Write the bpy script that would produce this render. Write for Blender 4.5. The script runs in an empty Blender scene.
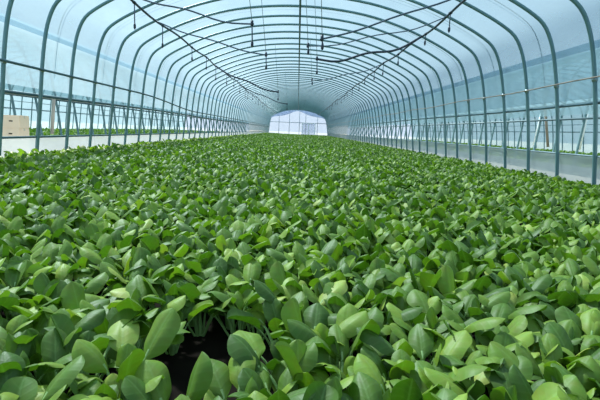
import bpy, bmesh, math, random
import numpy as np
from mathutils import Vector, Matrix

random.seed(7)
rng = np.random.default_rng(11)
SC = bpy.context.scene
COL = SC.collection
PI = math.pi

# ------------------------------------------------------------------ camera
F_PX = 453.0
CAM_H = 0.70
PITCH, YAW, ROLL = math.radians(8.7), math.radians(-0.62), math.radians(2.4)
CAM_R = (Matrix.Rotation(YAW, 3, 'Z') @ Matrix.Rotation(PI/2 - PITCH, 3, 'X') @ Matrix.Rotation(ROLL, 3, 'Z'))
cam_d = bpy.data.cameras.new('camera')
cam = bpy.data.objects.new('camera', cam_d)
COL.objects.link(cam)
cam_d.sensor_width = 36.0
cam_d.lens = F_PX / 600.0 * 36.0
cam_d.clip_start = 0.05
cam_d.clip_end = 500
cam.matrix_world = Matrix.Translation((0, 0, CAM_H)) @ CAM_R.to_4x4()
SC.camera = cam
CR = np.array(CAM_R)

def project(p):
    """pixel position of points (n,3) -> (n,2), depth"""
    q = (np.atleast_2d(p) - np.array([0, 0, CAM_H])) @ CR
    d = -q[:, 2]
    dd = np.where(np.abs(d) < 1e-6, 1e-6, d)
    return np.stack([300 + F_PX*q[:, 0]/dd, 200 - F_PX*q[:, 1]/dd], 1), d

def ray(px, py):
    return CR @ np.array([(px-300)/F_PX, -(py-200)/F_PX, -1.0])

def at_y(px, py, y):
    d = ray(px, py); return Vector((d*y/d[1] + np.array([0, 0, CAM_H])).tolist())

def at_z(px, py, z):
    d = ray(px, py); return Vector((d*(z-CAM_H)/d[2] + np.array([0, 0, CAM_H])).tolist())

# ------------------------------------------------------------------ materials
def new_mat(name):
    m = bpy.data.materials.new(name); m.use_nodes = True
    nt = m.node_tree; nt.nodes.clear()
    out = nt.nodes.new('ShaderNodeOutputMaterial')
    return m, nt, out

def N(nt, t, **kw):
    n = nt.nodes.new(t)
    for k, v in kw.items():
        if k in n.inputs.keys() if isinstance(k, str) else False:
            n.inputs[k].default_value = v
        else:
            setattr(n, k, v)
    return n

def simple(name, col, rough=0.5, metal=0.0, var=0.15, scale=6.0, spec=0.5):
    m, nt, out = new_mat(name)
    b = nt.nodes.new('ShaderNodeBsdfPrincipled')
    b.inputs['Roughness'].default_value = rough
    b.inputs['Metallic'].default_value = metal
    b.inputs['Specular IOR Level'].default_value = spec
    tc = nt.nodes.new('ShaderNodeTexCoord')
    nz = nt.nodes.new('ShaderNodeTexNoise'); nz.inputs['Scale'].default_value = scale; nz.inputs['Detail'].default_value = 3
    nt.links.new(tc.outputs['Object'], nz.inputs['Vector'])
    mx = nt.nodes.new('ShaderNodeMix'); mx.data_type = 'RGBA'
    mx.inputs['A'].default_value = tuple(c*(1-var) for c in col) + (1,)
    mx.inputs['B'].default_value = tuple(min(1, c*(1+var)) for c in col) + (1,)
    nt.links.new(nz.outputs['Fac'], mx.inputs['Factor'])
    nt.links.new(mx.outputs['Result'], b.inputs['Base Color'])
    nt.links.new(b.outputs['BSDF'], out.inputs['Surface'])
    return m

def film(name, tint, trans_col, clear=0.6, gloss=0.06, scale=(0.6, 0.25, 0.8), vary=0.12, bump=0.15, fold=None):
    """thin plastic film: partly clear, partly light-scattering, faint gloss; streaks of dew and dust"""
    m, nt, out = new_mat(name)
    L = nt.links
    tc = nt.nodes.new('ShaderNodeTexCoord')
    mp = nt.nodes.new('ShaderNodeMapping'); mp.inputs['Scale'].default_value = scale
    if fold: mp.inputs['Rotation'].default_value = fold
    L.new(tc.outputs['Object'], mp.inputs['Vector'])
    nz = nt.nodes.new('ShaderNodeTexNoise'); nz.inputs['Scale'].default_value = 2.0; nz.inputs['Detail'].default_value = 6; nz.inputs['Roughness'].default_value = .6
    L.new(mp.outputs['Vector'], nz.inputs['Vector'])
    tr = nt.nodes.new('ShaderNodeBsdfTransparent'); tr.inputs['Color'].default_value = tint + (1,)
    tl = nt.nodes.new('ShaderNodeBsdfTranslucent'); tl.inputs['Color'].default_value = trans_col + (1,)
    df = nt.nodes.new('ShaderNodeBsdfDiffuse'); df.inputs['Color'].default_value = trans_col + (1,)
    ds = nt.nodes.new('ShaderNodeMixShader'); ds.inputs['Fac'].default_value = 0.3
    L.new(tl.outputs[0], ds.inputs[1]); L.new(df.outputs[0], ds.inputs[2])
    mr = nt.nodes.new('ShaderNodeMapRange')
    mr.inputs['From Min'].default_value = .25; mr.inputs['From Max'].default_value = .75
    mr.inputs['To Min'].default_value = 1-clear-vary; mr.inputs['To Max'].default_value = 1-clear+vary
    L.new(nz.outputs['Fac'], mr.inputs['Value'])
    mx = nt.nodes.new('ShaderNodeMixShader')
    L.new(mr.outputs['Result'], mx.inputs['Fac'])
    L.new(tr.outputs[0], mx.inputs[1]); L.new(ds.outputs[0], mx.inputs[2])
    gl = nt.nodes.new('ShaderNodeBsdfGlossy'); gl.inputs['Roughness'].default_value = .25; gl.inputs['Color'].default_value = (.9, .95, 1, 1)
    bp = nt.nodes.new('ShaderNodeBump'); bp.inputs['Strength'].default_value = bump; bp.inputs['Distance'].default_value = .05
    L.new(nz.outputs['Fac'], bp.inputs['Height'])
    L.new(bp.outputs[0], gl.inputs['Normal']); L.new(bp.outputs[0], tl.inputs['Normal'])
    m2 = nt.nodes.new('ShaderNodeMixShader'); m2.inputs['Fac'].default_value = gloss
    L.new(mx.outputs[0], m2.inputs[1]); L.new(gl.outputs[0], m2.inputs[2])
    L.new(m2.outputs[0], out.inputs['Surface'])
    return m

def leaf_mat(name, use_attr):
    m, nt, out = new_mat(name)
    L = nt.links
    if use_attr:
        r = nt.nodes.new('ShaderNodeAttribute'); r.attribute_name = 'tone'; rnd = r.outputs['Fac']
    else:
        r = nt.nodes.new('ShaderNodeObjectInfo'); rnd = r.outputs['Random']
    uv = nt.nodes.new('ShaderNodeUVMap'); uv.uv_map = 'UVMap'
    sp = nt.nodes.new('ShaderNodeSeparateXYZ'); L.new(uv.outputs[0], sp.inputs[0])
    # |u|, the midrib, and lateral veins running out and up
    def math_(op, a, b=None, c=None):
        n = nt.nodes.new('ShaderNodeMath'); n.operation = op
        for i, v in enumerate((a, b, c)):
            if v is None: continue
            if isinstance(v, (int, float)): n.inputs[i].default_value = v
            else: L.new(v, n.inputs[i])
        return n.outputs[0]
    au = math_('ABSOLUTE', math_('MULTIPLY_ADD', sp.outputs['X'], 2.0, -1.0))
    mid = nt.nodes.new('ShaderNodeMapRange'); mid.inputs['From Min'].default_value = .03; mid.inputs['From Max'].default_value = .10
    mid.inputs['To Min'].default_value = 1; mid.inputs['To Max'].default_value = 0
    L.new(au, mid.inputs['Value'])
    ph = math_('SUBTRACT', math_('MULTIPLY', sp.outputs['Y'], 38.0), math_('MULTIPLY', au, 7.0))
    vein = math_('POWER', math_('ABSOLUTE', math_('SINE', math_('MULTIPLY', ph, .5))), 10.0)
    ramp = nt.nodes.new('ShaderNodeValToRGB')
    e = ramp.color_ramp.elements
    e[0].position = 0; e[0].color = LEAF[0] + (1,)
    e[1].position = 1; e[1].color = LEAF[4] + (1,)
    for pos, c in ((.35, LEAF[1]), (.7, LEAF[2]), (.93, LEAF[3])):
        k = e.new(pos); k.color = c + (1,)
    L.new(rnd, ramp.inputs['Fac'])
    tc = nt.nodes.new('ShaderNodeTexCoord')
    nz = nt.nodes.new('ShaderNodeTexNoise'); nz.inputs['Scale'].default_value = 45; nz.inputs['Detail'].default_value = 2
    L.new(tc.outputs['Object'], nz.inputs['Vector'])
    mix = nt.nodes.new('ShaderNodeMix'); mix.data_type = 'RGBA'; mix.blend_type = 'MULTIPLY'; mix.inputs['Factor'].default_value = .35
    L.new(ramp.outputs['Color'], mix.inputs['A']); L.new(nz.outputs['Color'], mix.inputs['B'])
    hsv = nt.nodes.new('ShaderNodeMix'); hsv.data_type = 'RGBA'
    L.new(math_('ADD', math_('MULTIPLY', mid.outputs[0], .16), math_('MULTIPLY', vein, .05)), hsv.inputs['Factor'])
    L.new(mix.outputs['Result'], hsv.inputs['A']); hsv.inputs['B'].default_value = (.26, .42, .15, 1)
    b = nt.nodes.new('ShaderNodeBsdfPrincipled')
    L.new(hsv.outputs['Result'], b.inputs['Base Color'])
    b.inputs['Roughness'].default_value = .53
    b.inputs['Specular IOR Level'].default_value = .42
    bp = nt.nodes.new('ShaderNodeBump'); bp.inputs['Strength'].default_value = .10; bp.inputs['Distance'].default_value = .002
    L.new(math_('ADD', math_('MULTIPLY', vein, -1.0), math_('MULTIPLY', mid.outputs[0], -1.5)), bp.inputs['Height'])
    L.new(bp.outputs[0], b.inputs['Normal'])
    tl = nt.nodes.new('ShaderNodeBsdfTranslucent')
    tcm = nt.nodes.new('ShaderNodeMix'); tcm.data_type = 'RGBA'; tcm.blend_type = 'MULTIPLY'; tcm.inputs['Factor'].default_value = 1
    L.new(hsv.outputs['Result'], tcm.inputs['A']); tcm.inputs['B'].default_value = (1.2, 1.65, .35, 1)
    L.new(tcm.outputs['Result'], tl.inputs['Color'])
    mx = nt.nodes.new('ShaderNodeMixShader'); mx.inputs['Fac'].default_value = .22
    L.new(b.outputs[0], mx.inputs[1]); L.new(tl.outputs[0], mx.inputs[2])
    L.new(mx.outputs[0], out.inputs['Surface'])
    return m

LEAF = [(.066, .145, .017), (.112, .212, .023), (.180, .292, .031), (.27, .40, .048), (.41, .49, .10)]
M = {}
M['leaf'] = leaf_mat('leaf', False)
M['leaf_far'] = leaf_mat('leaf_far', True)
M['stalk'] = simple('stalk', (.30, .46, .17), .4, var=.15, scale=30)
M['steel'] = simple('steel', (.125, .235, .26), .38, .1, var=.2, scale=4)
M['rail'] = simple('rail', (.045, .105, .13), .45, .3, var=.2, scale=4)
M['clamp'] = simple('clamp', (.30, .36, .38), .35, .8)
M['hose'] = simple('hose', (.018, .030, .055), .5, 0, var=.2)
M['tube'] = simple('tube', (.05, .085, .135), .5, 0, var=.2)
M['cord'] = simple('cord', (.22, .29, .33), .6, 0, var=.2)
M['dirt'] = simple('dirt', (.40, .39, .35), .95, 0, var=.2, scale=3)
M['pole'] = simple('pole', (.55, .49, .42), .7)
M['door'] = film('door', (.88, .92, .97), (.46, .49, .54), clear=.66, gloss=.03, vary=.04)
M['soil'] = simple('soil', (.012, .009, .007), .95, 0, var=.6, scale=14, spec=.05)
M['skirt'] = film('skirt', (.78, .87, .90), (.40, .45, .47), clear=.22, gloss=.04, vary=.10)
M['roof'] = film('roof', (.67, .81, .90), (.33, .46, .54), clear=.58, gloss=.05, vary=.12)
M['side'] = film('side', (.66, .83, .92), (.37, .50, .58), clear=.34, gloss=.05, vary=.16, scale=(.5, .22, .9))
M['end'] = film('end', (.72, .80, .94), (.40, .45, .55), clear=.45, gloss=.03, vary=.06)
M['outfilm'] = film('outfilm', (.72, .88, .94), (.30, .45, .51), clear=.42, gloss=.04, vary=.10)
M['carton'] = simple('carton', (.95, .74, .55), .8, 0, var=.1)
M['tape'] = simple('tape', (.66, .58, .46), .5)
M['white'] = simple('white', (.90, .91, .90), .5)
M['mulch'] = simple('mulch', (.38, .43, .44), .5, 0, var=.15)
M['timber'] = simple('timber', (.27, .22, .18), .8, 0, var=.25)

# ------------------------------------------------------------------ helpers
def link(name, me, parent=None):
    o = bpy.data.objects.new(name, me); COL.objects.link(o)
    if parent: o.parent = parent
    return o

def tag(o, label=None, cat=None, group=None, kind=None):
    if label: o['label'] = label
    if cat: o['category'] = cat
    if group: o['group'] = group
    if kind: o['kind'] = kind
    return o

def empty(name, loc):
    o = bpy.data.objects.new(name, None); COL.objects.link(o)
    o.location = loc; o.empty_display_size = .1
    return o

class MB:
    def __init__(s): s.v = []; s.f = []
    def add(s, v, f):
        k = len(s.v); s.v += [tuple(p) for p in v]; s.f += [tuple(i+k for i in q) for q in f]; return s
    def tube(s, pts, r, n=8, cap=True):
        pts = [Vector(p) for p in pts]
        rr = r if hasattr(r, '__len__') else [r]*len(pts)
        vs, fs = [], []
        t0 = (pts[1]-pts[0]).normalized()
        a = Vector((0, 0, 1)) if abs(t0.z) < .9 else Vector((1, 0, 0))
        nrm = (a - t0*a.dot(t0)).normalized()
        for i, p in enumerate(pts):
            t = ((pts[min(i+1, len(pts)-1)]) - pts[max(i-1, 0)]).normalized()
            nrm = (nrm - t*nrm.dot(t)).normalized(); b = t.cross(nrm)
            for j in range(n):
                an = 2*PI*j/n
                vs.append(p + (nrm*math.cos(an) + b*math.sin(an))*rr[i])
        for i in range(len(pts)-1):
            for j in range(n):
                fs.append((i*n+j, i*n+(j+1) % n, (i+1)*n+(j+1) % n, (i+1)*n+j))
        if cap:
            fs.append(tuple(range(n))[::-1]); fs.append(tuple((len(pts)-1)*n+j for j in range(n)))
        return s.add(vs, fs)
    def box(s, x0, x1, y0, y1, z0, z1):
        v = [(x, y, z) for x in (x0, x1) for y in (y0, y1) for z in (z0, z1)]
        return s.add(v, [(0, 1, 3, 2), (4, 6, 7, 5), (0, 4, 5, 1), (2, 3, 7, 6), (0, 2, 6, 4), (1, 5, 7, 3)])
    def grid(s, P):
        P = np.asarray(P); n, m = P.shape[:2]
        return s.add(P.reshape(-1, 3).tolist(), [(i*m+j, i*m+j+1, (i+1)*m+j+1, (i+1)*m+j) for i in range(n-1) for j in range(m-1)])
    def mesh(s, name, mat, smooth=True):
        me = bpy.data.meshes.new(name); me.from_pydata(s.v, [], s.f); me.update()
        bm = bmesh.new(); bm.from_mesh(me); bmesh.ops.recalc_face_normals(bm, faces=bm.faces[:]); bm.to_mesh(me); bm.free()
        me.materials.append(mat)
        if smooth: me.polygons.foreach_set('use_smooth', [True]*len(me.polygons))
        return me
    def build(s, name, mat, parent=None, smooth=True):
        return link(name, s.mesh(name, mat, smooth), parent)

ONES = ['', 'first', 'second', 'third', 'fourth', 'fifth', 'sixth', 'seventh', 'eighth', 'ninth', 'tenth', 'eleventh', 'twelfth', 'thirteenth', 'fourteenth',
        'fifteenth', 'sixteenth', 'seventeenth', 'eighteenth', 'nineteenth']
TENS = ['', '', 'twenty', 'thirty', 'forty', 'fifty', 'sixty', 'seventy', 'eighty', 'ninety']
TENTH = ['', '', 'twentieth', 'thirtieth', 'fortieth', 'fiftieth', 'sixtieth', 'seventieth', 'eightieth', 'ninetieth']
def ordinal(n):
    if n < 20: return ONES[n]
    return TENTH[n//10] if n % 10 == 0 else TENS[n//10] + '-' + ONES[n % 10]

# ------------------------------------------------------------------ the tunnel's section
S = 0.888                                    # hoop spacing
Y0 = 6.85*S                                  # the first hoop with both legs in the frame
NH = 64
HALF = [(4.055, -.02), (4.02, .3), (3.97, .75), (3.92, 1.15), (3.865, 1.55), (3.80, 1.90), (3.72, 2.17), (3.59, 2.40), (3.36, 2.57), (3.02, 2.75),
        (2.55, 2.96), (2.0, 3.15), (1.4, 3.295), (.7, 3.385), (0, 3.415)]
def catmull(P, sub=3):
    P = [np.array(p, float) for p in P]; out = []
    for i in range(len(P)-1):
        p0, p1, p2, p3 = P[max(i-1, 0)], P[i], P[i+1], P[min(i+2, len(P)-1)]
        for k in range(sub):
            t = k/sub
            out.append(.5*((2*p1) + (-p0+p2)*t + (2*p0-5*p1+4*p2-p3)*t*t + (-p0+3*p1-3*p2+p3)*t**3))
    out.append(P[-1]); return out
RX = -0.06                                   # the ridge sits a little to the left of the camera
def section(offset=0.0, cx=0.0, zmin=-9):
    full = [(-x*.986, z) for x, z in HALF] + [(x, z) for x, z in HALF[::-1][1:]]
    pts = [np.array(p) for p in catmull(full)]
    if offset:
        q = []
        for i, p in enumerate(pts):
            t = pts[min(i+1, len(pts)-1)] - pts[max(i-1, 0)]; t = t/np.linalg.norm(t)
            q.append(p + np.array([-t[1], t[0]])*offset)
        pts = q
    return [(p[0] + cx + RX*max(0, min(1, (p[1]-1)/2)), p[1]) for p in pts if p[1] >= zmin]
SEC = section()
def roof_z(x):
    xs = [p for p in SEC if p[1] > 1.9]
    return float(np.interp(x, [p[0] for p in xs], [p[1] for p in xs]))
def leg_x(z, side):
    ps = [p for p in SEC if p[1] < 2.4 and p[0]*side > 0]
    ps.sort(key=lambda p: p[1])
    return float(np.interp(z, [p[1] for p in ps], [p[0] for p in ps]))

YB, YE = -9.0, Y0 + (NH-1)*S                 # the house runs from behind the camera to the end wall

# ------------------------------------------------------------------ setting
g = MB(); n = 40
P = np.array([[(x, y, 0) for y in np.linspace(-60, 220, 2)] for x in np.linspace(-160, 160, 2)])
ground = g.grid(P).build('ground', M['dirt'], smooth=False); tag(ground, kind='structure')

bed = MB().grid(np.array([[(x, y, .004) for y in (YB, YE)] for x in (-4.0, 4.05)])).build('floor', M['soil'], smooth=False); tag(bed, kind='structure')

def film_sheet(name, zlo, zhi, side, mat, offset=.045, ny=90, y0=YB, y1=YE+.1, sag=.012):
    sec = [p for p in section(offset) if zlo <= p[1] <= zhi and (side == 0 or p[0]*side > 0)]
    ys = np.linspace(y0, y1, ny*2)
    P = np.array([[(x, y, z) for x, z in sec] for y in ys])
    # film dips a little between the hoops
    ph = np.abs(np.sin(PI*(ys-Y0)/S))[:, None]
    cx = np.where(np.abs(P[..., 0]) > 0, np.sign(P[..., 0]), 0)
    P[..., 2] -= sag*ph*np.clip((P[..., 2]-1.9), 0, 1)
    P[..., 0] -= cx*sag*ph*np.clip(2.6-P[..., 2], 0, 1)
    o = MB().grid(P).build(name, mat); tag(o, kind='structure'); return o
film_sheet('ceiling', 1.90, 9, 0, M['roof'])
film_sheet('wall_left', 1.05, 2.02, -1, M['side'], offset=.07)
film_sheet('wall_right', 1.27, 2.02, 1, M['side'], offset=.07)

def skirt(side, ztop, label):
    ys = np.linspace(YB, YE, 200)
    P = []
    for y in ys:
        row = []
        for z in np.linspace(-.02, ztop, 7):
            row.append((leg_x(max(z, 0), side) + side*(.05 + .012*math.sin(y*3.1+z*6) + .01*math.sin(y*7.7-z*9)), y, z + (.01*math.sin(y*2.3) if z > .1 else 0)))
        P.append(row)
    o = MB().grid(np.array(P)).build('skirt_sheet', M['skirt'])
    tag(o, label, 'plastic sheet')
skirt(-1, .44, 'white translucent plastic skirt sheet along the foot of the left side wall')
skirt(1, .52, 'white translucent plastic skirt sheet along the foot of the right side wall')

# end wall with its frame and door
sec = section(.03)
def face_sheet(y, name, mat, flip=1, off=.03):
    s_ = section(off); mb = MB()
    rows = []
    for x, z in s_:
        rows.append([(x, y, 0.0), (x, y, z*.5), (x, y, max(z, 0.001))])
    return mb.grid(np.array(rows)).build(name, mat, smooth=False)
tag(face_sheet(YE+.06, 'wall_back', M['end']), kind='structure')
tag(face_sheet(YB, 'wall_front', M['outfilm']), kind='structure')
fr = MB()
for x in (-2.6, -1.2, .15, 1.0, 2.6):
    fr.tube([(x, YE, 0), (x, YE, roof_z(x))], .035, 6)
for z in (1.75,): fr.tube([(-3.8, YE, z), (3.8, YE, z)], .04, 6)
fo = fr.build('wall_back_frame', M['cord']); fo.parent = None; tag(fo, kind='structure')
dr = MB().box(.55, 2.3, YE-.10, YE-.06, 0, 1.72).build('door_1', M['door'], smooth=False); tag(dr, kind='structure')
df = MB()
for x in (.55, 1.42, 2.3): df.box(x-.04, x+.04, YE-.14, YE-.10, 0, 1.74)
df.box(.51, 2.34, YE-.14, YE-.10, 1.70, 1.78)
tag(df.build('door_frame', M['white'], dr, smooth=False))

# gathered curtain sheet hanging across the far end
def curtain():
    P = []
    for i in range(33):
        u = i/32; x = -3.6 + 7.0*u
        top = roof_z(x) - .08
        drop = .12 + .38*abs(math.sin(PI*2*u))**1.5
        row = []
        for j in range(5):
            v = j/4
            row.append((x, YE-2.2 + .06*math.sin(u*60) + .05*v, top - .02 - drop*v))
        P.append(row)
    o = MB().grid(np.array(P)).build('end_curtain', M['end'])
    sol = o.modifiers.new('thickness', 'SOLIDIFY'); sol.thickness = .01
    tag(o, 'bluish plastic curtain gathered under the roof before the far end wall', 'curtain')
curtain()

# ------------------------------------------------------------------ hoops
hm = MB().tube([(x, 0, z) for x, z in SEC], .027, 10).mesh('tunnel_hoop', M['steel'])
hm_far = MB().tube([(x, 0, z) for x, z in SEC[::2]], .027, 6).mesh('tunnel_hoop_far', M['steel'])
def ring(x, z, axis_t, r=.036, l=.05):
    t = Vector((axis_t[0], 0, axis_t[1])).normalized()
    return MB().tube([Vector((x, 0, z))-t*l/2, Vector((x, 0, z))+t*l/2], r, 10)
clampm = [ring(leg_x(1.43, -1), 1.43, (.1, 1)).mesh('clamp', M['clamp']), ring(leg_x(1.52, 1), 1.52, (-.1, 1)).mesh('clamp', M['clamp']),
          ring(RX, roof_z(RX), (1, 0)).mesh('clamp', M['clamp'])]
for k in range(-1, NH):
    o = link('tunnel_hoop', hm if k < 22 else hm_far)
    o.location = (0, Y0 + k*S, 0)
    nth = k + 2
    if k == -1: lab = 'nearest grey steel hoop over the bed, its legs outside the picture'
    elif k == NH-1: lab = 'farthest grey steel hoop of the tunnel, standing against the end wall'
    else: lab = 'grey steel hoop arching over the green bed, %s from the front of the tunnel' % ordinal(nth)
    tag(o, lab, 'hoop', 'steel hoops of the tunnel')
    if k < 6:
        for cmsh in clampm:
            link('clamp', cmsh, o)

# long rails
def line_pts(f, y0, y1, step=.5):
    n = max(2, int((y1-y0)/step)); return [f(y0+(y1-y0)*i/n) for i in range(n+1)]
def rail(name, f, r, mat, label, cat, y0=YB+.1, y1=YE, step=.9, nn=8):
    o = MB().tube(line_pts(f, y0, y1, step), r, nn).build(name, mat); tag(o, label, cat); return o
rail('ridge_purlin', lambda y: (RX, y, roof_z(RX)-.045), .024, M['rail'], 'straight dark steel ridge purlin running under the crown of all the hoops', 'purlin')
rail('side_purlin', lambda y: (leg_x(1.43, -1)+.035, y, 1.43 - .21*(lambda q: q*q*(3-2*q))(min(1, max(0, (y-11)/6.0)))), .019, M['rail'], 'dark upper rail along the hoop legs of the left wall, dipping farther back', 'rail')
rail('side_purlin', lambda y: (leg_x(1.52, 1)-.035, y, 1.53 + .015*math.sin(y*1.3)), .010, M['timber'], 'thin brownish upper rail along the hoop legs of the right wall', 'rail')
rail('roller_pipe', lambda y: (leg_x(1.07, -1)-.06, y, 1.07 - .02*math.sin(y*.35)), .026, M['rail'], 'dark roller pipe at the lower hem of the left side film', 'pipe')
rail('roller_pipe', lambda y: (leg_x(1.27, 1)+.06, y, 1.225 + .012*math.sin(y*.5)), .020, M['rail'], 'dark roller pipe at the lower hem of the right side film', 'pipe')
rail('skirt_rail', lambda y: (leg_x(.44, -1)-.02, y, .44), .017, M['rail'], 'thin dark rail holding the top edge of the left skirt sheet', 'rail')
rail('skirt_rail', lambda y: (leg_x(.52, 1)+.02, y, .52), .013, M['cord'], 'thin pale rail holding the top edge of the right skirt sheet', 'rail')

# cords lashed over the film between hoops
cm_ = MB().tube([(x, 0, z) for x, z in section(.10) if z > 1.42], .007, 5).mesh('lashing_cord', M['cord'])
for k in range(12):
    o = link('lashing_cord', cm_); o.location = (0, (6.42 + 2*k)*S, 0)
    tag(o, 'thin pale cord lashed over the film between two hoops, %s from the front' % ordinal(k+1), 'cord', 'lashing cords over the film')

# ------------------------------------------------------------------ watering lines
HX = {-1: -2.82, 1: 2.5}
HZ = {-1: 2.72, 1: 2.78}
def hose_f(side):
    def f(y):
        return (HX[side] + .03*math.sin(y*.7+side), y, HZ[side] + .022*math.sin(y*1.9) + .02*math.sin(y*.43))
    return f
for side, w in ((-1, 'left'), (1, 'right')):
    f = hose_f(side)
    o = MB().tube(line_pts(f, YB+.3, YE-3, .45), .021, 7).build('irrigation_hose', M['hose'])
    tag(o, 'long dark watering hose slung beneath the %s half of the roof' % w, 'hose')
    for i in range(18):
        y = 5.9 + i*2.0 + .25*math.sin(i*2.3)
        if y > YE-4: break
        x, _, z = f(y)
        L_ = (.30 if side < 0 else .20) + .07*math.sin(i*1.7+side)
        e = empty('drop_sprinkler', (x, y, z))
        tag(e, 'short drop sprinkler hanging from the %s watering hose, %s from the front' % (w, ordinal(i+1)), 'sprinkler', 'drop sprinklers on the %s hose' % w)
        lean = .03*math.sin(i*3.1)
        MB().tube([(0, 0, -.015), (lean*.5, 0, -L_*.5), (lean, 0, -L_)], .010, 6).build('drop_tube', M['tube'], e)
        MB().tube([(lean, 0, -L_+.015), (lean, 0, -L_-.02), (lean, 0, -L_-.06), (lean, 0, -L_-.09)], [.012, .022, .022, .008], 8).build('nozzle', M['hose'], e)
        MB().tube([(0, -.04, 0), (0, .04, 0)], .028, 8).build('fitting', M['hose'], e)

def cross(side, y, end, sag, r, mat, label, drop=.25, wire=True, dlabel='', wlean=-.4, nth=1):
    x0, _, z0 = hose_f(side)(y)
    a = Vector((x0, y, z0)); b = Vector(end)
    pts = []
    for i in range(15):
        t = i/14; p = a.lerp(b, t); p.z -= sag*4*t*(1-t)*(1 + .4*math.sin(t*9)); pts.append(p)
    pts.append(pts[-1] + (pts[-1]-pts[-2]).normalized()*.03)
    tag(MB().tube(pts, r, 7).build('cross_tube', mat), label, 'tube', 'cross tubes to the middle sprinklers')
    e = empty('middle_sprinkler', b)
    tag(e, dlabel, 'sprinkler', 'sprinklers hanging over the middle of the bed')
    MB().tube([(0, 0, .02), (.01, 0, -drop)], .010, 6).build('drop_tube', M['tube'], e)
    MB().tube([(.01, 0, -drop+.02), (.01, 0, -drop-.02), (.01, 0, -drop-.06), (.01, 0, -drop-.08)], [.012, .021, .021, .008], 8).build('nozzle', M['hose'], e)
    MB().tube([(0, 0, -.03), (0, 0, .05)], .022, 8).build('fitting', M['hose'], e)
    if wire:
        xt = b.x - .12; yt = b.y + wlean
        tag(MB().tube([(b.x, b.y, b.z+.03), (xt, yt, roof_z(xt)-.02)], .0055, 5).build('support_wire', M['cord']),
            'thin roof wire holding the ' + ordinal(nth) + ' sprinkler of the ' + ('left' if side < 0 else 'right') + ' cross tubes', 'wire', 'wires holding the middle sprinklers')
Lx = [(7.2, (252, 24), .10, .013, 'tube'), (9.2, (266, 55), .06, .013, 'tube'), (15.3, (278, 92), .12, .024, 'hose'), (21.9, (287, 104), .10, .02, 'hose')]
for i, (y, px, sag, r, mt) in enumerate(Lx):
    e = at_y(px[0], px[1], y)
    cross(-1, y, e, sag, r, M[mt], 'dark tube sagging from the left hose to the middle, %s from the front' % ordinal(i+1), drop=.2 if i else .26,
          dlabel='small sprinkler at the end of a left cross tube, %s from the front' % ordinal(i+1), nth=i+1)
Rx = [(6.6, (322, 39), .05, .013, 'tube'), (9.9, (317, 59), .17, .024, 'hose'), (8.3, (308, 46), .10, .010, 'tube'), (14.2, (312, 80), .10, .013, 'tube')]
Rx.sort()
for i, (y, px, sag, r, mt) in enumerate(Rx):
    e = at_y(px[0], px[1], y)
    cross(1, y, e, sag, r, M[mt], '%s tube sagging from the right hose to the middle, %s from the front' % ('thick black' if mt == 'hose' else 'thin dark', ordinal(i+1)),
          drop=.24 if mt == 'hose' else .07, dlabel='small sprinkler at the end of a right cross tube, %s from the front' % ordinal(i+1), nth=i+1)

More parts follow.
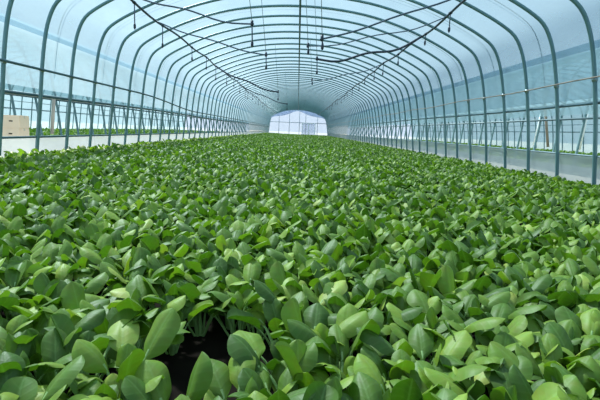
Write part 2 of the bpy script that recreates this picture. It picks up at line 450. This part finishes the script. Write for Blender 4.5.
# ------------------------------------------------------------------ greens: leaf shapes
def leaf_arrays(p, nb, nu, npet, flat):
    """blade (nb x nu grid) and stalk of one leaf in plant space, from parameters p"""
    L, W, th0, bend, az, cup, tw, pet, r0, wav, pb = p
    # centreline in the (radial, z) plane
    ns = 48
    s = np.linspace(0, 1, ns)
    th = th0 - bend*np.clip((s-.25)/.75, 0, 1)**1.4
    dr, dz = np.cos(th), np.sin(th)
    r = r0 + np.concatenate([[0], np.cumsum((dr[1:]+dr[:-1])/2)])*L/(ns-1)
    z = np.concatenate([[0], np.cumsum((dz[1:]+dz[:-1])/2)])*L/(ns-1)
    T = lambda t: np.interp(t, s, th)
    C = lambda t: np.stack([np.interp(t, s, r), np.interp(t, s, z)], -1)
    def frame(t):
        a = T(t)
        c = C(t)
        er = np.array([math.cos(az), math.sin(az), 0]); eb = np.array([-math.sin(az), math.cos(az), 0]); ez = np.array([0, 0, 1])
        cen = c[:, 0:1]*er + c[:, 1:2]*ez
        nor = -np.sin(a)[:, None]*er + np.cos(a)[:, None]*ez     # upper side of the blade
        return cen, nor, eb
    # blade
    v = np.linspace(0, 1, nb)
    t = pet + (1-pet)*v
    cen, nor, eb = frame(t)
    v = .5 - .5*np.cos(PI*v) if nb > 5 else v
    q = v**1.10
    w = W*.5*np.clip(1-np.abs(2*q-1)**2.7, 0, 1)**.5*(.88 + .16*v)
    w = w*(1 - .5*np.exp(-(v/.16)**2)) + .004*(v < .02)
    w[-1] = W*.06
    t = pet + (1-pet)*v
    cen, nor, eb = frame(t)
    u = np.linspace(-1, 1, nu)
    tw_ = tw*(v-.1)
    B = eb[None, :]*np.cos(tw_)[:, None] + nor*np.sin(tw_)[:, None]
    Nn = -eb[None, :]*np.sin(tw_)[:, None] + nor*np.cos(tw_)[:, None]
    h = cup*(w[:, None]**1)*(u[None, :]**2) + wav*W*np.sin(v[:, None]*11 + u[None, :]*2.2 + pb)*(np.abs(u[None, :]))*.5
    h = h - .06*W*np.exp(-(u[None, :]/.16)**2)*np.sin(PI*v[:, None])
    blade = cen[:, None, :] + B[:, None, :]*(w[:, None]*u[None, :])[..., None] + Nn[:, None, :]*h[..., None]
    uvb = np.stack(np.broadcast_arrays(.5+.5*u[None, :], v[:, None]), -1)
    # stalk
    tp = np.linspace(0, pet + (1-pet)*(.22 if not flat else .02), npet)
    cen, nor, eb = frame(tp)
    if flat:
        wp = .0048*(1-.3*np.linspace(0, 1, npet))
        stalk = np.stack([cen - eb*wp[:, None], cen + eb*wp[:, None]], 1)
    else:
        wp = .0060*(1-.55*np.linspace(0, 1, npet)); k = 6
        an = np.linspace(0, 2*PI, k, endpoint=False)
        stalk = cen[:, None, :] + (eb[None, None, :]*np.cos(an)[None, :, None]*wp[:, None, None]*1.25 + nor[:, None, :]*np.sin(an)[None, :, None]*wp[:, None, None]*.7) - nor[:, None, :]*.0022
    return blade, uvb, stalk

def plant_params(r, big=1.0):
    out = []
    nl = int(r.integers(6, 9)); a0 = r.uniform(0, 2*PI)
    for i in range(nl):
        f = i/(nl-1)                                     # 0 outer .. 1 heart
        L = (.222 - .070*f**2)*r.uniform(.88, 1.12)*big
        W = (.067 - .020*f**2)*r.uniform(.85, 1.15)*big
        th0 = math.radians(64 + 22*f + r.uniform(-9, 9))
        bend = math.radians((84 - 44*f)*r.uniform(.4, 1.35))
        az = a0 + i*2.399 + r.uniform(-.35, .35)
        cup = r.choice([-1, 1], p=[.85, .15])*r.uniform(.22, .70)
        tw = r.uniform(-.4, .4)
        pet = r.uniform(.45, .56)
        out.append((L, W, th0, bend, az, cup, tw, pet, .006+.008*(1-f), r.uniform(.02, .10), r.uniform(0, 6)))
    return out

def grid_faces(n, m, wrap=False):
    i, j = np.meshgrid(np.arange(n-1), np.arange(m if wrap else m-1), indexing='ij')
    j2 = (j+1) % m
    return np.stack([i*m+j, i*m+j2, (i+1)*m+j2, (i+1)*m+j], -1).reshape(-1, 4)

def raw_mesh(name, V, Q, mats, midx=None, uv=None, tone=None):
    me = bpy.data.meshes.new(name)
    me.vertices.add(len(V)); me.vertices.foreach_set('co', np.ascontiguousarray(V, dtype=np.float32).ravel())
    me.loops.add(Q.size); me.loops.foreach_set('vertex_index', np.ascontiguousarray(Q, dtype=np.int32).ravel())
    me.polygons.add(len(Q)); me.polygons.foreach_set('loop_start', np.arange(0, Q.size, 4, dtype=np.int32))
    me.polygons.foreach_set('use_smooth', np.ones(len(Q), dtype=bool))
    for m_ in mats: me.materials.append(m_)
    if midx is not None: me.polygons.foreach_set('material_index', np.ascontiguousarray(midx, dtype=np.int32))
    if uv is not None:
        l = me.uv_layers.new(name='UVMap')
        l.data.foreach_set('uv', np.ascontiguousarray(uv[Q.ravel()], dtype=np.float32).ravel())
    if tone is not None:
        a = me.attributes.new('tone', 'FLOAT', 'POINT'); a.data.foreach_set('value', np.ascontiguousarray(tone, dtype=np.float32))
    me.update(calc_edges=True)
    return me

NPROTO = 14
PP = [plant_params(rng) for _ in range(NPROTO)]

# near prototypes: blade and stalk meshes, leaf by leaf
near = []
for ps in PP:
    lv = []
    for p in ps:
        b, uvb, st = leaf_arrays(p, 19, 11, 8, False)
        lb = raw_mesh('leaf', b.reshape(-1, 3), grid_faces(19, 11), [M['leaf']], uv=uvb.reshape(-1, 2))
        ls = raw_mesh('stalk', st.reshape(-1, 3), grid_faces(8, 6, True), [M['stalk']])
        # leaf with its stalk in the same mesh, for plants farther off
        V = np.concatenate([b.reshape(-1, 3), st[::2].reshape(-1, 3)])
        Q = np.concatenate([grid_faces(19, 11), grid_faces(4, 6, True) + 19*11])
        uvv = np.concatenate([uvb.reshape(-1, 2), np.full((4*6, 2), .5)])
        mi = np.concatenate([np.zeros(18*10, int), np.ones(3*6, int)])
        lw = raw_mesh('leaf', V, Q, [M['leaf'], M['stalk']], midx=mi, uv=uvv)
        lv.append((lb, ls, lw))
    near.append(lv)

def lod_plants(nb, nu, npet):
    """prototype plants as single arrays at a given resolution"""
    out = []
    for ps in PP:
        V, Q, U, MI, TI = [], [], [], [], []; k = 0
        for li, p in enumerate(ps):
            b, uvb, st = leaf_arrays(p, nb, nu, max(npet, 2), True)
            V.append(b.reshape(-1, 3)); Q.append(grid_faces(nb, nu)+k); U.append(uvb.reshape(-1, 2)); k += nb*nu
            MI.append(np.zeros((nb-1)*(nu-1), int)); TI.append(np.full(nb*nu, li))
            if npet:
                V.append(st.reshape(-1, 3)); Q.append(grid_faces(npet, 2)+k); U.append(np.full((npet*2, 2), .5)); k += npet*2
                MI.append(np.ones(npet-1, int)); TI.append(np.full(npet*2, li))
        out.append((np.concatenate(V), np.concatenate(Q), np.concatenate(U), np.concatenate(MI), np.concatenate(TI)))
    return out

# ------------------------------------------------------------------ where the plants stand
gap_spots = [(np.array(at_z(x, y, .02))[:2], r) for x, y, r in ((180, 378, .105), (212, 378, .105), (248, 372, .10), (205, 352, .09), (232, 350, .08), (75, 300, .05), (540, 305, .04))]
def jitter_grid(x0, x1, y0, y1, d, jit=.42):
    xs = np.arange(x0, x1, d); ys = np.arange(y0, y1, d*.94)
    X, Y = np.meshgrid(xs, ys); X = X + (np.arange(len(ys)) % 2)[:, None]*d*.5
    P = np.stack([X, Y], -1).reshape(-1, 2); P = P + rng.uniform(-jit, jit, P.shape)*d*.8
    return P
def keep(P):
    k = (P[:, 0] < 3.86) & (P[:, 0] > -3.80)
    for c, r in gap_spots:
        k &= np.hypot(P[:, 0]-c[0], P[:, 1]-c[1]) > r
    k &= ((P[:, 0]+.225)/.125)**2 + ((P[:, 1]-1.15)/.23)**2 > 1
    return P[k]
def tall(x):                                    # the crop stands taller along the left wall
    return 1.05 + .36*np.clip((-x-1.6)/2.2, 0, 1)
zones = [(.42, 7.5, .118), (7.5, 20, .125), (20, YE-.3, .17)]
A = keep(jitter_grid(-3.9, 3.9, zones[0][0], zones[0][1], zones[0][2]))
A = A[(np.abs(A[:, 0]) < .95*A[:, 1]+1.0)]
pix, dep = project(np.concatenate([A, np.full((len(A), 1), .17)], 1))
vis = (dep > .2) & (pix[:, 0] > -18) & (pix[:, 0] < 618) & (pix[:, 1] < 432)
order = np.argsort(np.where(vis, dep, 1e9))
NIND = 300
ind = order[:NIND]
rest = np.setdiff1d(np.arange(len(A)), ind)
# the nearest plants, each with its own leaves
LABEL_NEAR = 'spoon-leaved green plant at the front of the bed, away from bare soil and bottom corners'
specials = {}
def nearest(px, py, used):
    d = np.hypot(pix[ind, 0]-px, pix[ind, 1]-py)
    for i in np.argsort(d):
        if i not in used: return int(i)
used = set()
for px, py, lab in ((205, 375, 'leafy plant just below the patch of bare dark soil, at the bottom edge'),
                    (160, 350, 'leafy plant on the left rim of the patch of bare dark soil'),
                    (262, 345, 'leafy plant on the right rim of the patch of bare dark soil'),
                    (210, 318, 'leafy plant directly behind the patch of bare dark soil'),
                    (12, 385, 'leafy plant in the bottom left corner of the picture'),
                    (590, 385, 'leafy plant in the bottom right corner of the picture')):
    i = nearest(px, py, used); used.add(i); specials[i] = lab
for n_, i in enumerate(ind):
    x, y = A[i]; pr = int(rng.integers(0, NPROTO))
    e = empty('leafy_plant', (x, y, 0))
    sc = rng.uniform(.88, 1.15)*tall(x); e.scale = (sc, sc, sc)
    e.rotation_euler = (rng.uniform(-.12, .12), rng.uniform(-.12, .12), rng.uniform(0, 2*PI))
    tag(e, specials.get(n_, LABEL_NEAR), 'plant', 'leafy plants nearest the camera')
    for lb, ls, lw in near[pr]:
        if n_ < 110:
            o = link('leaf', lb, e); link('stalk', ls, o)
        else:
            link('leaf', lw, e)

def scatter(P, protos, smin=.88, smax=1.15, grow=None):
    n_ = len(P); pr = rng.integers(0, NPROTO, n_)
    Vs, Qs, Us, Ms, Ts = [], [], [], [], []; base = 0
    for k in range(NPROTO):
        idx = np.where(pr == k)[0]
        if not len(idx): continue
        V, Q, U, MI, TI = protos[k]; c = len(idx)
        a = rng.uniform(0, 2*PI, c); s = rng.uniform(smin, smax, c)*(grow(P[idx, 0]) if grow else 1); tx = rng.normal(0, .07, c); ty = rng.normal(0, .07, c)
        ca, sa = np.cos(a)[:, None], np.sin(a)[:, None]
        X = (V[None, :, 0]*ca - V[None, :, 1]*sa); Y = (V[None, :, 0]*sa + V[None, :, 1]*ca); Z = np.broadcast_to(V[None, :, 2], X.shape)
        W = np.stack([(X + tx[:, None]*Z)*s[:, None] + P[idx, 0:1], (Y + ty[:, None]*Z)*s[:, None] + P[idx, 1:2], Z*s[:, None]], -1)
        Vs.append(W.reshape(-1, 3)); Qs.append((Q[None] + (np.arange(c)*len(V))[:, None, None]).reshape(-1, 4) + base); base += c*len(V)
        Us.append(np.tile(U, (c, 1))); Ms.append(np.tile(MI, c))
        lt = rng.uniform(0, 1, (c, 12)); Ts.append(lt[:, TI].ravel())
    return [np.concatenate(q) for q in (Vs, Qs, Us, Ms, Ts)]
def merge(parts):
    Vs, Qs, Us, Ms, Ts = [], [], [], [], []; b = 0
    for V, Q, U, MI, T in parts:
        Vs.append(V); Qs.append(Q+b); b += len(V); Us.append(U); Ms.append(MI); Ts.append(T)
    return [np.concatenate(q) for q in (Vs, Qs, Us, Ms, Ts)]
mid1, mid2 = A[rest], keep(jitter_grid(-3.9, 3.9, *zones[1]))
far = keep(jitter_grid(-3.9, 3.9, *zones[2]))
close = mid1[:, 1] < 4.5
parts = [scatter(mid1[close], lod_plants(8, 5, 4), grow=tall), scatter(mid1[~close], lod_plants(7, 5, 3), grow=tall), scatter(mid2, lod_plants(6, 3, 2), grow=tall), scatter(far, lod_plants(4, 3, 0), 1.0, 1.2, grow=tall)]
V, Q, U, MI, T = merge(parts)
crop = link('leafy_vegetable_crop', raw_mesh('leafy_vegetable_crop', V, Q, [M['leaf_far'], M['stalk']], MI, U, T))
tag(crop, 'dense carpet of leafy green vegetables filling the bed back to the end wall', 'crop', kind='stuff')
print('crop quads', len(Q), 'plants', len(mid1)+len(mid2)+len(far))

# ------------------------------------------------------------------ neighbouring tunnels, seen through the open vents
nh = MB().tube([(x, 0, z) for x, z in SEC[::2]], .030, 6).mesh('hoop', M['steel'])
def neighbour(side, label):
    cx = side*9.95
    e = empty('neighbouring_greenhouse', (cx, 0, 0)); tag(e, label, 'greenhouse', 'neighbouring greenhouses')
    y0, y1, nhp = 3.0, 56.0, 56
    for k in range(nhp):
        o = link('hoop', nh, e); o.location = (0, Y0 - 3*S + .12 + k*S, 0)
    sec_ = [p for p in section(.045) if p[1] > 1.22 or p[0]*side > 0]
    ys = np.linspace(y0, y1, 60)
    MB().grid(np.array([[(x, y, z) for x, z in sec_] for y in ys])).build('film_cover', M['outfilm'], e)
    for sd in (-1, 1):
        MB().tube([(leg_x(1.2, sd)+sd*.05, y0, 1.2), (leg_x(1.2, sd)+sd*.05, y1, 1.2)], .024, 6).build('roller_pipe', M['rail'], e)
        MB().tube([(leg_x(1.5, sd)-sd*.03, y0, 1.55), (leg_x(1.5, sd)-sd*.03, y1, 1.55)], .014, 6).build('side_rail', M['rail'], e)
        zt = .20
        MB().grid(np.array([[(leg_x(max(z, 0), sd)+sd*.04, y, z) for z in (0, zt*.5, zt)] for y in np.linspace(y0, y1, 40)])).build('skirt_sheet', M['skirt'], e)
    # mulch sheets between the beds
    for xx in (-2.0, 0, 2.0):
        MB().box(xx-.35, xx+.35, y0, y1, .0, .05).build('mulch_strip', M['mulch'], e, smooth=False)
    s_ = section(.03)
    MB().grid(np.array([[(x, y1, 0.0), (x, y1, max(z, .001))] for x, z in s_])).build('end_film', M['end'], e, smooth=False)
neighbour(-1, 'neighbouring hooped plastic tunnel seen through the open vent of the left wall')
neighbour(1, 'neighbouring hooped plastic tunnel seen through the open vent of the right wall')
lowp = lod_plants(4, 3, 0)
for side, w in ((-1, 'left'), (1, 'right')):
    Pn = jitter_grid(-3.6, 3.6, 5, 50, .22); Pn = Pn[(np.abs(Pn[:, 0]) > .42) & (np.abs(np.abs(Pn[:, 0])-2.0) > .42)]
    Pn[:, 0] += side*9.95
    V, Q, U, MI, T = scatter(Pn, lowp, 1.1, 1.7)
    o = link('low_crop', raw_mesh('low_crop', V, Q, [M['leaf_far'], M['stalk']], MI, U, T))
    tag(o, 'rows of low green plants inside the neighbouring tunnel to the %s' % w, 'crop', kind='stuff')

# leaning poles in the neighbours, cartons on the left
def pole(a, b, r, mat, label):
    tag(MB().tube([a, b], r, 7).build('leaning_pole', mat), label, 'pole', 'poles leaning in the neighbouring tunnels')
def pole_px(p0, p1, y0, y1, r, mat, label):
    pole(at_y(*p0, y0), at_y(*p1, y1), r, mat, label)
pole_px((588, 112), (579, 150), 10.6, 10.6, .03, M['white'], 'white pole leaning beyond the right vent, between the first two hoops')
pole_px((545, 104), (548, 147), 12.2, 12.2, .035, M['timber'], 'brownish leaning pole beyond the right vent, behind the second hoop')
pole_px((541, 114), (534, 146), 12.6, 12.6, .03, M['white'], 'white pole leaning beyond the right vent beside the brownish pole')
pole_px((54, 97), (52, 134), 11.0, 11.0, .042, M['pole'], 'thick greyish pole beyond the left vent, between second and third hoops')

def carton_stack():
    b = at_y(15.5, 125, 8.0); cx, cy = b.x, b.y
    names = ['lowest', 'middle', 'topmost']
    h = .215; z = 0.0; K = .66
    t = empty('pallet', (cx, cy, 0)); tag(t, 'low wooden pallet under the stack of tan cartons beyond the left vent', 'pallet')
    for k in range(3): MB().box(-.16+k*.125, -.09+k*.125, -.16, .16, 0, .09).build('runner', M['timber'], t, smooth=False)
    for k in range(5): MB().box(-.165, .165, -.165+k*.07, -.115+k*.07, .09, .11).build('board', M['timber'], t, smooth=False)
    z = .11
    for i in range(3):
        e = empty('carton', (cx+.01*(i-1), cy, z+.001)); e.rotation_euler = (0, 0, .03*(i-1))
        tag(e, '%s tan cardboard carton of the stack beyond the left vent' % names[i], 'carton', 'stacked tan cartons')
        bm = bmesh.new(); bmesh.ops.create_cube(bm, size=1)
        for v_ in bm.verts: v_.co = Vector((v_.co.x*.30, v_.co.y*.30, (v_.co.z+.5)*h))
        bmesh.ops.bevel(bm, geom=bm.edges[:], offset=.008, segments=2, affect='EDGES')
        me = bpy.data.meshes.new('carton_body'); bm.to_mesh(me); bm.free(); me.materials.append(M['carton'])
        link('carton_body', me, e)
        MB().box(-.151, .151, -.022, .022, h*.78, h+.002).build('tape', M['tape'], e, smooth=False)
        MB().box(-.03, .03, -.1515, -.1495, h*.5, h*.60).build('hand_hole', M['soil'], e, smooth=False)
        z += h
carton_stack()

# ------------------------------------------------------------------ light
w = bpy.data.worlds.new('sky'); SC.world = w; w.use_nodes = True
nt = w.node_tree; nt.nodes.clear()
out = nt.nodes.new('ShaderNodeOutputWorld'); bg = nt.nodes.new('ShaderNodeBackground')
tc = nt.nodes.new('ShaderNodeTexCoord'); sx = nt.nodes.new('ShaderNodeSeparateXYZ')
nt.links.new(tc.outputs['Generated'], sx.inputs[0])
rp = nt.nodes.new('ShaderNodeValToRGB')
e = rp.color_ramp.elements
e[0].position = 0; e[0].color = (.60, .74, .82, 1)
e[1].position = 1; e[1].color = (.42, .66, .88, 1)
k = e.new(.5); k.color = (.72, .86, .95, 1)
k = e.new(.65); k.color = (.60, .80, .95, 1)
mr = nt.nodes.new('ShaderNodeMapRange'); mr.inputs['From Min'].default_value = -1; mr.inputs['From Max'].default_value = 1
nt.links.new(sx.outputs['Z'], mr.inputs['Value']); nt.links.new(mr.outputs['Result'], rp.inputs['Fac'])
nt.links.new(rp.outputs['Color'], bg.inputs['Color']); bg.inputs['Strength'].default_value = .93
nt.links.new(bg.outputs[0], out.inputs['Surface'])

sd = bpy.data.lights.new('sun', 'SUN'); sd.energy = 13.0; sd.angle = math.radians(5); sd.color = (1, .96, .88)
so = bpy.data.objects.new('sun', sd); COL.objects.link(so)
so.rotation_euler = Vector((0.42, -0.42, -0.80)).to_track_quat('-Z', 'Y').to_euler()

SC.view_settings.view_transform = 'Standard'
SC.view_settings.look = 'None'
SC.view_settings.gamma = 1
SC.view_settings.exposure = 0.0
SC.cycles.use_denoising = True
SC.cycles.transparent_max_bounces = 24
SC.cycles.max_bounces = 8
